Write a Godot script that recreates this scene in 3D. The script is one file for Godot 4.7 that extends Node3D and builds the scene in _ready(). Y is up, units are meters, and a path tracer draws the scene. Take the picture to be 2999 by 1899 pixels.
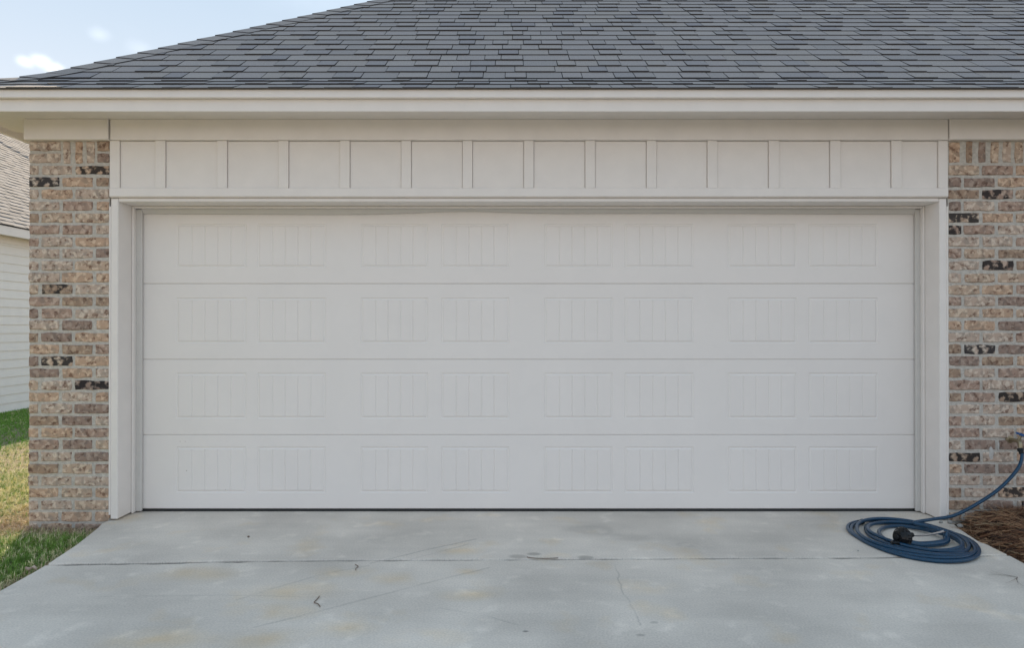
extends Node3D

const EYE_H := 1.314
const EYE_D := 4.6
# eave of the garage roof
const EAVE_X := -3.62
const EAVE_Z := 0.36
const EAVE_Y := 2.80
const KICK := 0.429      # slope length of the flatter foot of the roof (three courses)
const EXPO := 0.143      # exposure of a shingle course
const WALL_X := -3.26
const HOUSE_R := 9.0
const HOUSE_B := -5.4

var M := {}
var rng := RandomNumberGenerator.new()
var used := {}
var flip_noise := FastNoiseLite.new()


# ---------------------------------------------------------------- helpers
func numbered(parent: Node, called: String) -> String:
	var key := str(parent.get_instance_id()) + called
	var n: int = used.get(key, 0)
	used[key] = n + 1
	return called if n == 0 else "%s_%03d" % [called, n]


func mb() -> SurfaceTool:
	var st := SurfaceTool.new()
	st.begin(Mesh.PRIMITIVE_TRIANGLES)
	st.set_smooth_group(-1)
	return st


func part(called: String, st: SurfaceTool, mat: Material, parent: Node = self, at := Vector3.ZERO) -> MeshInstance3D:
	st.generate_normals()
	var o := MeshInstance3D.new()
	o.mesh = st.commit()
	o.material_override = mat
	o.name = numbered(parent, called)
	o.position = at
	parent.add_child(o, true)
	return o


func base(called: String, at := Vector3.ZERO, parent: Node = self) -> Node3D:
	var o := Node3D.new()
	o.name = numbered(parent, called)
	o.position = at
	parent.add_child(o, true)
	return o


func tag(o: Node, label: String, category: String, group := "") -> void:
	o.set_meta("label", label)
	o.set_meta("category", category)
	if group != "":
		o.set_meta("group", group)


func struct(o: Node, label := "") -> void:
	o.set_meta("kind", "structure")
	if label != "":
		o.set_meta("label", label)


func tri(st: SurfaceTool, a: Vector3, b: Vector3, c: Vector3) -> void:
	st.add_vertex(a)
	st.add_vertex(c)
	st.add_vertex(b)


func quad(st: SurfaceTool, a: Vector3, b: Vector3, c: Vector3, d: Vector3) -> void:
	tri(st, a, b, c)
	tri(st, a, c, d)


func tri_out(st: SurfaceTool, a: Vector3, b: Vector3, c: Vector3, ctr: Vector3) -> void:
	if (b - a).cross(c - a).dot((a + b + c) / 3.0 - ctr) >= 0.0:
		tri(st, a, b, c)
	else:
		tri(st, a, c, b)


func quad_out(st: SurfaceTool, a: Vector3, b: Vector3, c: Vector3, d: Vector3, ctr: Vector3) -> void:
	tri_out(st, a, b, c, ctr)
	tri_out(st, a, c, d, ctr)


func box(st: SurfaceTool, lo: Vector3, hi: Vector3, bev := 0.0) -> void:
	var ctr := (lo + hi) / 2.0
	if bev <= 0.0:
		var c := []
		for i in 8:
			c.append(Vector3(hi.x if i & 1 else lo.x, hi.y if i & 2 else lo.y, hi.z if i & 4 else lo.z))
		for f in [[0, 1, 3, 2], [4, 5, 7, 6], [0, 1, 5, 4], [2, 3, 7, 6], [0, 2, 6, 4], [1, 3, 7, 5]]:
			quad_out(st, c[f[0]], c[f[1]], c[f[2]], c[f[3]], ctr)
		return
	var P := func(s: Array, axis: int) -> Vector3:
		var v := Vector3(hi.x if s[0] > 0 else lo.x, hi.y if s[1] > 0 else lo.y, hi.z if s[2] > 0 else lo.z)
		for a in 3:
			if a != axis:
				v[a] -= s[a] * bev
		return v
	for a in 3:
		var b := (a + 1) % 3
		var c := (a + 2) % 3
		for sa in [-1, 1]:
			var pts := []
			for k in [[-1, -1], [1, -1], [1, 1], [-1, 1]]:
				var s := [0, 0, 0]
				s[a] = sa
				s[b] = k[0]
				s[c] = k[1]
				pts.append(P.call(s, a))
			quad_out(st, pts[0], pts[1], pts[2], pts[3], ctr)
			for sb in [-1, 1]:
				var s1 := [0, 0, 0]
				s1[a] = sa
				s1[b] = sb
				s1[c] = -1
				var s2 := s1.duplicate()
				s2[c] = 1
				quad_out(st, P.call(s1, a), P.call(s2, a), P.call(s2, b), P.call(s1, b), ctr)
	for i in 8:
		var s3 := [1 if i & 1 else -1, 1 if i & 2 else -1, 1 if i & 4 else -1]
		tri_out(st, P.call(s3, 0), P.call(s3, 1), P.call(s3, 2), ctr)


func bx(called: String, lo: Vector3, hi: Vector3, mat: Material, parent: Node, bev := 0.003) -> MeshInstance3D:
	var c := Vector3((lo.x + hi.x) / 2.0, lo.y, (lo.z + hi.z) / 2.0)
	var st := mb()
	box(st, lo - c, hi - c, bev)
	return part(called, st, mat, parent, c)


func spline(p: Array, steps: int) -> Array:
	var out := []
	for i in p.size() - 1:
		var p0: Vector3 = p[maxi(i - 1, 0)]
		var p1: Vector3 = p[i]
		var p2: Vector3 = p[i + 1]
		var p3: Vector3 = p[mini(i + 2, p.size() - 1)]
		for k in steps:
			var t := float(k) / steps
			out.append(0.5 * ((2.0 * p1) + (p2 - p0) * t + (2.0 * p0 - 5.0 * p1 + 4.0 * p2 - p3) * t * t + (3.0 * p1 - p0 - 3.0 * p2 + p3) * t * t * t))
	out.append(p[p.size() - 1])
	return out


# a smooth tube along points; r is one radius or one per point
func tube(st: SurfaceTool, p: Array, r: Variant, sides := 10, caps := true) -> void:
	st.set_smooth_group(1)
	var rings := []
	var up := Vector3.UP
	var t0: Vector3 = (p[1] - p[0]).normalized()
	if absf(t0.dot(up)) > 0.9:
		up = Vector3.RIGHT
	var n := (up - t0 * up.dot(t0)).normalized()
	for i in p.size():
		var t: Vector3 = (p[mini(i + 1, p.size() - 1)] - p[maxi(i - 1, 0)]).normalized()
		n = (n - t * n.dot(t)).normalized()
		var b := t.cross(n)
		var rr: float = r[i] if r is Array else r
		var ring := []
		for k in sides:
			var a := TAU * k / sides
			ring.append(p[i] + (n * cos(a) + b * sin(a)) * rr)
		rings.append(ring)
	for i in rings.size() - 1:
		for k in sides:
			var k2 := (k + 1) % sides
			var c: Vector3 = (p[i] + p[i + 1]) / 2.0
			quad_out(st, rings[i][k], rings[i][k2], rings[i + 1][k2], rings[i + 1][k], c)
	if caps:
		st.set_smooth_group(-1)
		for e in [0, rings.size() - 1]:
			var inner: Vector3 = p[1] if e == 0 else p[rings.size() - 2]
			for k in sides:
				tri_out(st, p[e], rings[e][k], rings[e][(k + 1) % sides], inner)
	st.set_smooth_group(-1)


# a turned shape: profile of [along, radius] round an axis
func lathe(st: SurfaceTool, at: Vector3, axis: Vector3, prof: Array, sides := 20) -> void:
	axis = axis.normalized()
	var up := Vector3.UP if absf(axis.y) < 0.9 else Vector3.RIGHT
	var n := (up - axis * up.dot(axis)).normalized()
	var b := axis.cross(n)
	for i in prof.size() - 1:
		for k in sides:
			var q := []
			for e in [[0, 0], [0, 1], [1, 1], [1, 0]]:
				var pr: Array = prof[i + e[0]]
				var a: float = TAU * (k + e[1]) / sides
				q.append(at + axis * pr[0] + (n * cos(a) + b * sin(a)) * pr[1])
			var mid: float = TAU * (k + 0.5) / sides
			var radial := n * cos(mid) + b * sin(mid)
			var along: float = prof[i + 1][0] - prof[i][0]
			var grow: float = prof[i + 1][1] - prof[i][1]
			var outw := radial * along - axis * grow
			var a0: Vector3 = q[0]
			var nn: Vector3 = (q[1] - a0).cross(q[2] - a0) + (q[2] - a0).cross(q[3] - a0)
			if nn.dot(outw) >= 0.0:
				quad(st, q[0], q[1], q[2], q[3])
			else:
				quad(st, q[0], q[3], q[2], q[1])


func lin(r: float, g: float, b: float) -> Color:
	return Color(r, g, b).linear_to_srgb()


func noise_img(n: FastNoiseLite, w: int, h: int, sx := 1.0, sy := 1.0) -> PackedByteArray:
	if sx == 1.0 and sy == 1.0:
		return n.get_image(w, h, false, false, false).get_data()
	var small := n.get_image(int(w * sx), int(h * sy), false, false, false)
	small.resize(w, h, Image.INTERPOLATE_CUBIC)
	return small.get_data()


func fnl(s: int, freq: float, oct := 4, type := FastNoiseLite.TYPE_SIMPLEX_SMOOTH) -> FastNoiseLite:
	var n := FastNoiseLite.new()
	n.seed = s
	n.frequency = freq
	n.noise_type = type
	n.fractal_octaves = oct
	if oct == 1:
		n.fractal_type = FastNoiseLite.FRACTAL_NONE
	return n


func ntex(s: int, freq: float, lo: float, hi: float, size := 512, oct := 5) -> NoiseTexture2D:
	var t := NoiseTexture2D.new()
	t.width = size
	t.height = size
	t.seamless = true
	t.noise = fnl(s, freq, oct)
	var g := Gradient.new()
	g.set_color(0, Color(lo, lo, lo))
	g.set_color(1, Color(hi, hi, hi))
	t.color_ramp = g
	return t


func mat(called: String, c: Color, rough := 0.8, tex: Texture2D = null, scale := 1.0, bump: Texture2D = null, bump_cm := 0.0, world := true) -> StandardMaterial3D:
	var m := StandardMaterial3D.new()
	m.resource_name = called
	m.albedo_color = c
	m.roughness = rough
	if tex or bump:
		m.uv1_triplanar = true
		m.uv1_world_triplanar = world
		m.uv1_scale = Vector3.ONE * scale
	if tex:
		m.albedo_texture = tex
	if bump:
		m.heightmap_enabled = true
		m.heightmap_texture = bump
		m.heightmap_scale = bump_cm
	M[called] = m
	return m


# ---------------------------------------------------------------- textures
func concrete_texture() -> ImageTexture:
	# colour of the poured concrete, x -3.1..3.1 m, z -0.4..2.4 m
	var w := 1550
	var h := 700
	var big := noise_img(fnl(11, 0.004, 4), w, h)
	var streak := noise_img(fnl(12, 0.02, 4), w, h, 0.16, 1.0)
	var brown := noise_img(fnl(13, 0.0075, 5), w, h)
	var fine := noise_img(fnl(14, 0.35, 2), w, h)
	var blot := noise_img(fnl(15, 0.018, 3), w, h)
	var tan_spots := [[-1.065, 1.22, .3], [-1.103, 1.471, .25], [-0.564, 1.049, .22], [-0.26, 0.956, .12], [-0.746, 1.647, .2], [-1.048, 1.728, .25], [-0.216, 1.273, .18], [0.636, 1.165, .25], [-0.366, 1.728, .22], [-0.9, 0.95, .2], [-0.3, 0.62, .16], [-1.7, 1.0, .3], [-1.5, 1.75, .3]]
	var dark_spots := [[0.414, 0.728, .05, .55], [0.13, 0.665, .045, .6], [0.03, 0.712, .06, .45], [0.546, 1.7, .022, .5], [0.63, 1.579, .018, .35], [0.057, 1.664, .014, 1.0], [0.75, 0.35, .14, .2], [0.5, 0.2, .22, .18], [1.05, 0.5, .08, .15]]
	var lines := [
		[[-0.221, 0.395], [-0.51, 0.603], [-0.783, 0.825], .006, .55], [[-0.267, 0.494], [-0.646, 0.825], .007, .35],
		[[-0.786, 0.859], [-1.002, 0.988], [-1.201, 1.193], [-1.318, 1.325], .008, .3],
		[[-0.125, 0.892], [-0.444, 1.119], [-0.722, 1.335], [-0.971, 1.517], [-1.123, 1.626], .009, .32],
		[[0.57, 0.846], [0.561, 0.92], [0.567, 0.988], [0.55, 1.06], [0.553, 1.136], [0.543, 1.21], [0.549, 1.273], [0.564, 1.34], [0.558, 1.4], [0.567, 1.46], [0.563, 1.605], .0028, .45],
		[[-0.34, 1.42], [-0.1, 1.52], [0.02, 1.6], .006, .25], [[-2.0, 1.29], [-1.4, 1.27], [-0.9, 1.3], .006, .2],
	]
	var ink := PackedFloat32Array()
	ink.resize(w * h)
	for l in lines:
		var width: float = l[l.size() - 2]
		var depth: float = l[l.size() - 1]
		for i in l.size() - 3:
			var a := Vector2(l[i][0], l[i][1])
			var b := Vector2(l[i + 1][0], l[i + 1][1])
			var steps := int(a.distance_to(b) / 0.0015) + 1
			for k in steps:
				var q := a.lerp(b, float(k) / steps)
				var wob := flip_noise.get_noise_2d(q.x * 900.0, q.y * 900.0)
				q += Vector2(wob, wob) * 0.004
				var gap := clampf(0.75 + 1.1 * flip_noise.get_noise_2d(q.x * 260.0 + 50.0, q.y * 260.0), 0.0, 1.0)
				var px := int((q.x + 3.1) / 6.2 * w)
				var py := int((q.y + 0.4) / 2.8 * h)
				var rad := int(width * 250.0) + 1
				for dy in range(-rad, rad + 1):
					for dx in range(-rad, rad + 1):
						var x := px + dx
						var y := py + dy
						if x < 0 or y < 0 or x >= w or y >= h:
							continue
						var f: float = clampf(1.0 - Vector2(dx, dy).length() / (width * 250.0 + 0.6), 0.0, 1.0) * depth * gap
						if f > ink[y * w + x]:
							ink[y * w + x] = f
	var tanf := PackedFloat32Array()
	tanf.resize(w * h)
	for s in tan_spots:
		var r := int(s[2] * 250.0)
		var cx := int((s[0] + 3.1) * 250.0)
		var cy := int((s[1] + 0.4) * 250.0)
		for y in range(maxi(cy - r / 2, 0), mini(cy + r / 2, h)):
			for x in range(maxi(cx - r, 0), mini(cx + r, w)):
				var f := 1.0 - Vector2(x - cx, (y - cy) * 2.0).length() / r
				if f > 0.0:
					tanf[y * w + x] += f
	for s in dark_spots:
		var r := int(s[2] * 250.0) + 1
		var cx := int((s[0] + 3.1) * 250.0)
		var cy := int((s[1] + 0.4) * 250.0)
		for y in range(maxi(cy - r, 0), mini(cy + r, h)):
			for x in range(maxi(cx - r, 0), mini(cx + r, w)):
				var f: float = 1.0 - Vector2(x - cx, (y - cy) * 1.6).length() / r + (blot[y * w + x] - 128.0) / 220.0
				if f > 0.0:
					ink[y * w + x] = maxf(ink[y * w + x], minf(f * 2.0, 1.0) * s[3])
	var data := PackedByteArray()
	data.resize(w * h * 3)
	for i in w * h:
		var t := clampf(tanf[i], 0.0, 1.0) * clampf((brown[i] - 85.0) / 90.0, 0.0, 1.0)
		t = maxf(t, clampf((brown[i] - 160.0) / 120.0, 0.0, 0.5))
		var v := 1.0 + (big[i] - 128.0) * 0.0009 + (streak[i] - 128.0) * 0.00025 + (fine[i] - 128.0) * 0.0006 + clampf((blot[i] - 165.0) * 0.0012, 0.0, 0.08)
		v *= 1.0 - 0.30 * ink[i]
		v *= 205.0
		data[i * 3] = clampi(int(v * (1.03 + 0.015 * t)), 0, 255)
		data[i * 3 + 1] = clampi(int(v * (1.0 - 0.045 * t) * 0.985), 0, 255)
		data[i * 3 + 2] = clampi(int(v * (1.0 - 0.15 * t) * 0.93), 0, 255)
	return ImageTexture.create_from_image(Image.create_from_data(w, h, false, Image.FORMAT_RGB8, data))


func brick_texture() -> Array:
	# tumbled clay: tan body, brown smears, cream slurry, burnt black patches in the last quarter of rows
	var n := 768
	var a_n := fnl(21, 0.014, 5)
	a_n.domain_warp_enabled = true
	a_n.domain_warp_amplitude = 34.0
	a_n.domain_warp_frequency = 0.02
	var b_n := fnl(22, 0.018, 5)
	b_n.domain_warp_enabled = true
	b_n.domain_warp_amplitude = 44.0
	b_n.domain_warp_frequency = 0.025
	var c_n := fnl(23, 0.021, 5)
	c_n.domain_warp_enabled = true
	c_n.domain_warp_amplitude = 30.0
	c_n.domain_warp_frequency = 0.03
	var a := a_n.get_image(n, n).get_data()
	var b := b_n.get_image(n, n).get_data()
	var c := c_n.get_image(n, n).get_data()
	var f := fnl(24, 0.22, 3).get_image(n, n).get_data()
	var e := fnl(25, 0.011, 3).get_image(n, n).get_data()
	var data := PackedByteArray()
	data.resize(n * n * 3)
	var hgt := PackedByteArray()
	hgt.resize(n * n)
	for i in n * n:
		var burnt := i / n > n * 3 / 4
		var col := Color(0.505, 0.39, 0.312)
		var fa: float = a[i] / 255.0
		var fb: float = b[i] / 255.0
		var fc: float = c[i] / 255.0
		col = col.lerp(Color(0.365, 0.300, 0.250), clampf((fa - 0.45) * 3.0, 0.0, 1.0))
		col = col.lerp(Color(0.17, 0.100, 0.070), clampf((fb - 0.57) * 5.0, 0.0, 0.85))
		col = col.lerp(Color(0.68, 0.575, 0.475), clampf((fc - 0.535) * 4.5, 0.0, 0.9))
		if burnt:
			col = col.lerp(Color(0.040, 0.036, 0.037), clampf((e[i] / 255.0 - 0.32) * 4.5 + (fb - 0.5) * 1.4, 0.0, 0.97) * clampf(1.0 - (fc - 0.62) * 3.5, 0.35, 1.0))
		var g: float = 0.86 + 0.28 * f[i] / 255.0
		col = (col * g).linear_to_srgb()
		data[i * 3] = clampi(int(col.r * 255.0), 0, 255)
		data[i * 3 + 1] = clampi(int(col.g * 255.0), 0, 255)
		data[i * 3 + 2] = clampi(int(col.b * 255.0), 0, 255)
		hgt[i] = clampi(int(128 + (fc - 0.5) * 150.0 - (fb - 0.5) * 120.0 + (f[i] - 128) * 0.35), 0, 255)
	return [ImageTexture.create_from_image(Image.create_from_data(n, n, false, Image.FORMAT_RGB8, data)), ImageTexture.create_from_image(Image.create_from_data(n, n, false, Image.FORMAT_L8, hgt))]


func cloud_cover() -> ImageTexture:
	var w := 2048
	var h := 1024
	var img := Image.create(w, h, false, Image.FORMAT_RGBA8)
	var n := fnl(31, 1.7, 6)
	var d := fnl(32, 9.0, 6)
	var puffs := [[-0.605, 0.312, 0.013, 1.0], [-0.622, 0.307, 0.011, 0.8], [-0.592, 0.306, 0.011, 0.8], [-0.545, 0.352, 0.012, 0.2], [-0.50, 0.345, 0.016, 0.12]]
	for y in h / 2:
		var el := PI / 2.0 - PI * (y + 0.5) / h
		for x in w:
			var az := TAU * (x + 0.5) / w     # 0 at -z, growing towards +x
			if az > PI:
				az -= TAU
			var dir := Vector3(sin(az) * cos(el), sin(el), -cos(az) * cos(el))
			var q := Vector3(dir.x, dir.y * 2.2, dir.z)
			var v := clampf((n.get_noise_3dv(q * 1.3) + 0.10) * 1.1, 0.0, 1.0)
			var al := v * v * 0.16
			if absf(az + 0.55) < 0.25 and absf(el - 0.33) < 0.10:
				var det := d.get_noise_3dv(dir * 1.6)
				for p in puffs:
					var f: float = 1.0 - Vector2((az - p[0]) * 0.93, (el - p[1]) * 1.5).length() / p[2] + det * 0.8
					al = maxf(al, clampf(f * 0.9, 0.0, 1.0) * p[3] * 0.8)
			img.set_pixel(x, y, Color(1, 1, 1, al))
	return ImageTexture.create_from_image(img)


func make_materials() -> void:
	flip_noise = fnl(5, 0.01, 3)
	var faint := ntex(41, 0.012, 0.975, 1.0, 512, 5)
	var fainter := ntex(40, 0.01, 0.985, 1.0, 512, 5)
	var orange_peel := ntex(42, 0.12, 0.0, 1.0, 256, 3)
	mat("trim_paint", lin(0.82, 0.775, 0.735), 0.55, faint, 0.7, orange_peel, 0.02)
	mat("soffit_paint", lin(0.80, 0.755, 0.715), 0.6, faint, 0.7)
	mat("door_paint", lin(0.82, 0.782, 0.75), 0.42, fainter, 0.35, orange_peel, 0.012)
	mat("seal", lin(0.012, 0.013, 0.015), 0.5)
	mat("vinyl", lin(0.62, 0.60, 0.57), 0.5, faint, 1.0)
	var bt := brick_texture()
	var tints := [Color(1, 1, 1), Color(0.90, 0.86, 0.85), Color(1.0, 0.95, 0.90), Color(0.80, 0.77, 0.77), Color(1.0, 1.0, 1.0), Color(0.86, 0.82, 0.78), Color(1.0, 0.98, 0.95)]
	for i in 7:
		var m := mat("brick_%d" % i, tints[i], 0.92)
		m.albedo_texture = bt[0]
		m.heightmap_enabled = true
		m.heightmap_texture = bt[1]
		m.heightmap_scale = 0.35
	mat("mortar", lin(0.62, 0.585, 0.53), 0.95, ntex(43, 0.03, 0.84, 1.0, 512, 6), 2.0, ntex(44, 0.06, 0.0, 1.0, 512, 5), 0.35)
	mat("lime", lin(0.60, 0.58, 0.55), 0.95, ntex(43, 0.03, 0.84, 1.0, 512, 6), 2.0)
	var grit := ntex(45, 0.07, 0.74, 1.0, 512, 6)
	var grit_h := ntex(46, 0.4, 0.0, 1.0, 512, 3)
	var tones := [[0.113, 0.114, 0.120], [0.104, 0.106, 0.112], [0.121, 0.122, 0.126], [0.100, 0.103, 0.112], [0.116, 0.116, 0.118], [0.095, 0.098, 0.109]]
	for i in 6:
		mat("shingle_%d" % i, lin(tones[i][0] * 3.6, tones[i][1] * 3.25, tones[i][2] * 2.98), 0.9, grit, 2.4, grit_h, 0.12).vertex_color_use_as_albedo = true
	for i in 3:
		var k: float = [0.30, 0.26, 0.34][i]
		mat("pale_shingle_%d" % i, lin(k, k * 0.99, k * 0.99), 0.92, grit, 2.4).vertex_color_use_as_albedo = true
	mat("under_roof", lin(0.03, 0.03, 0.032), 0.95)
	mat("siding", lin(0.82, 0.80, 0.765), 0.6, faint, 0.6)
	var conc := mat("concrete", Color(1, 1, 1), 0.82)
	conc.albedo_texture = concrete_texture()
	conc.heightmap_enabled = true
	conc.heightmap_texture = ntex(47, 0.09, 0.0, 1.0, 512, 4)
	conc.heightmap_scale = 0.12
	mat("slab_edge", lin(0.30, 0.29, 0.27), 0.95, ntex(43, 0.03, 0.84, 1.0, 512, 6), 2.0)
	mat("soil", lin(0.10, 0.075, 0.052), 1.0, ntex(48, 0.05, 0.55, 1.0, 512, 6), 1.6, ntex(49, 0.08, 0.0, 1.0, 512, 5), 1.2)
	mat("joint_dirt", lin(0.030, 0.026, 0.021), 1.0, ntex(48, 0.05, 0.55, 1.0, 512, 6), 3.0)
	mat("lawn_soil", lin(0.33, 0.285, 0.16), 1.0, ntex(50, 0.03, 0.6, 1.0, 512, 6), 0.6, ntex(49, 0.08, 0.0, 1.0, 512, 5), 1.5)
	mat("asphalt", lin(0.06, 0.06, 0.062), 0.95, ntex(51, 0.2, 0.8, 1.0, 512, 4), 1.0)
	mat("hose_blue", lin(0.002, 0.075, 0.170), 0.30, ntex(52, 0.05, 0.55, 1.0, 512, 5), 3.0)
	mat("nozzle_black", lin(0.010, 0.011, 0.013), 0.12)
	M["nozzle_black"].metallic_specular = 0.35
	mat("chrome", lin(0.62, 0.64, 0.67), 0.18).metallic = 1.0
	mat("brass", lin(0.34, 0.29, 0.20), 0.45).metallic = 0.8
	mat("wheel_blue", lin(0.01, 0.09, 0.27), 0.4)
	mat("twig", lin(0.20, 0.155, 0.12), 0.9)
	mat("dry_leaf", lin(0.50, 0.40, 0.33), 0.9)
	mat("pebble", lin(0.42, 0.41, 0.39), 0.9, ntex(43, 0.03, 0.84, 1.0, 512, 6), 6.0)
	var g := mat("grass", Color(1, 1, 1), 0.75)
	g.vertex_color_use_as_albedo = true
	g.backlight_enabled = true
	g.backlight = Color(0.35, 0.4, 0.2)
	var p := mat("pine_straw", Color(1, 1, 1), 0.6)
	p.vertex_color_use_as_albedo = true


# ---------------------------------------------------------------- brickwork
func brick(parent: Node, x0: float, y0: float, x1: float, y1: float, upright := false, burnt := false, into := []) -> void:
	var w := x1 - x0
	var h := y1 - y0
	var c := Vector3((x0 + x1) / 2.0, (y0 + y1) / 2.0, 0.0)
	var zf := rng.randf_range(0.001, 0.006)
	var out := []
	var nx := 4 if w > h else 2
	var ny := 2 if w > h else 4
	if maxf(w, h) < 0.1:
		nx = 2
		ny = 2
	for i in nx:
		out.append(Vector2(-w / 2 + w * i / nx, -h / 2))
	for i in ny:
		out.append(Vector2(w / 2, -h / 2 + h * i / ny))
	for i in nx:
		out.append(Vector2(w / 2 - w * i / nx, h / 2))
	for i in ny:
		out.append(Vector2(-w / 2, h / 2 - h * i / ny))
	var rim := []
	var face := []
	for q in out:
		var j: Vector2 = q + Vector2(rng.randf_range(-0.003, 0.003), rng.randf_range(-0.0035, 0.0035))
		if absf(q.x) > w / 2 - 0.001 and absf(q.y) > h / 2 - 0.001:
			j *= Vector2(1.0 - 0.004 / w, 1.0 - 0.004 / h)
		rim.append(Vector3(j.x, j.y, zf - 0.005))
		face.append(Vector3(j.x - signf(j.x) * 0.004, j.y - signf(j.y) * 0.004, zf + rng.randf_range(-0.0008, 0.0008)))
	var off := Vector2(rng.randf_range(0.0, 0.72), rng.randf_range(0.02, 0.60))
	if burnt:
		off.y = rng.randf_range(0.79, 0.90)
	var kind := rng.randi() % 7
	var st: SurfaceTool = into[kind] if into else mb()
	var shift := c if into else Vector3.ZERO
	var S := 0.75
	var put := func(a: Vector3, b: Vector3, d: Vector3) -> void:
		for v in [a, d, b]:
			var uv := Vector2(v.y, v.x) if upright else Vector2(v.x, v.y)
			st.set_uv(off + (uv + Vector2(0.105, 0.033)) / S)
			st.add_vertex(v + shift)
	var n := rim.size()
	var mid := Vector3(0, 0, zf + 0.0008)
	for i in n:
		var k := (i + 1) % n
		put.call(mid, face[i], face[k])
		put.call(rim[i], rim[k], face[k])
		put.call(rim[i], face[k], face[i])
		var bi := Vector3(rim[i].x, rim[i].y, -0.03)
		var bk := Vector3(rim[k].x, rim[k].y, -0.03)
		put.call(bi, bk, rim[k])
		put.call(bi, rim[k], rim[i])
	if into.is_empty():
		part("brick", st, M["brick_%d" % kind], parent, c)


func mortar_body(house: Node, x0: float, x1: float, y0: float, y1: float, z0: float) -> MeshInstance3D:
	# the mortar face in small facets, a little uneven, with the pier behind it
	var st := mb()
	var nx := int((x1 - x0) / 0.03)
	var ny := int((y1 - y0) / 0.03)
	var zz := func(i: int, j: int) -> float:
		return -0.0025 + 0.0025 * flip_noise.get_noise_2d((x0 + i * 0.03) * 1700.0, j * 51.0)
	for i in nx:
		for j in ny:
			var xa := lerpf(x0, x1, float(i) / nx)
			var xb := lerpf(x0, x1, float(i + 1) / nx)
			var ya := lerpf(y0, y1, float(j) / ny)
			var yb := lerpf(y0, y1, float(j + 1) / ny)
			quad(st, Vector3(xa, ya, zz.call(i, j)), Vector3(xb, ya, zz.call(i + 1, j)), Vector3(xb, yb, zz.call(i + 1, j + 1)), Vector3(xa, yb, zz.call(i, j + 1)))
	box(st, Vector3(x0, y0, z0), Vector3(x1, y1, -0.006), 0.0)
	return part("brick_pier", st, M.mortar, house)


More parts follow.
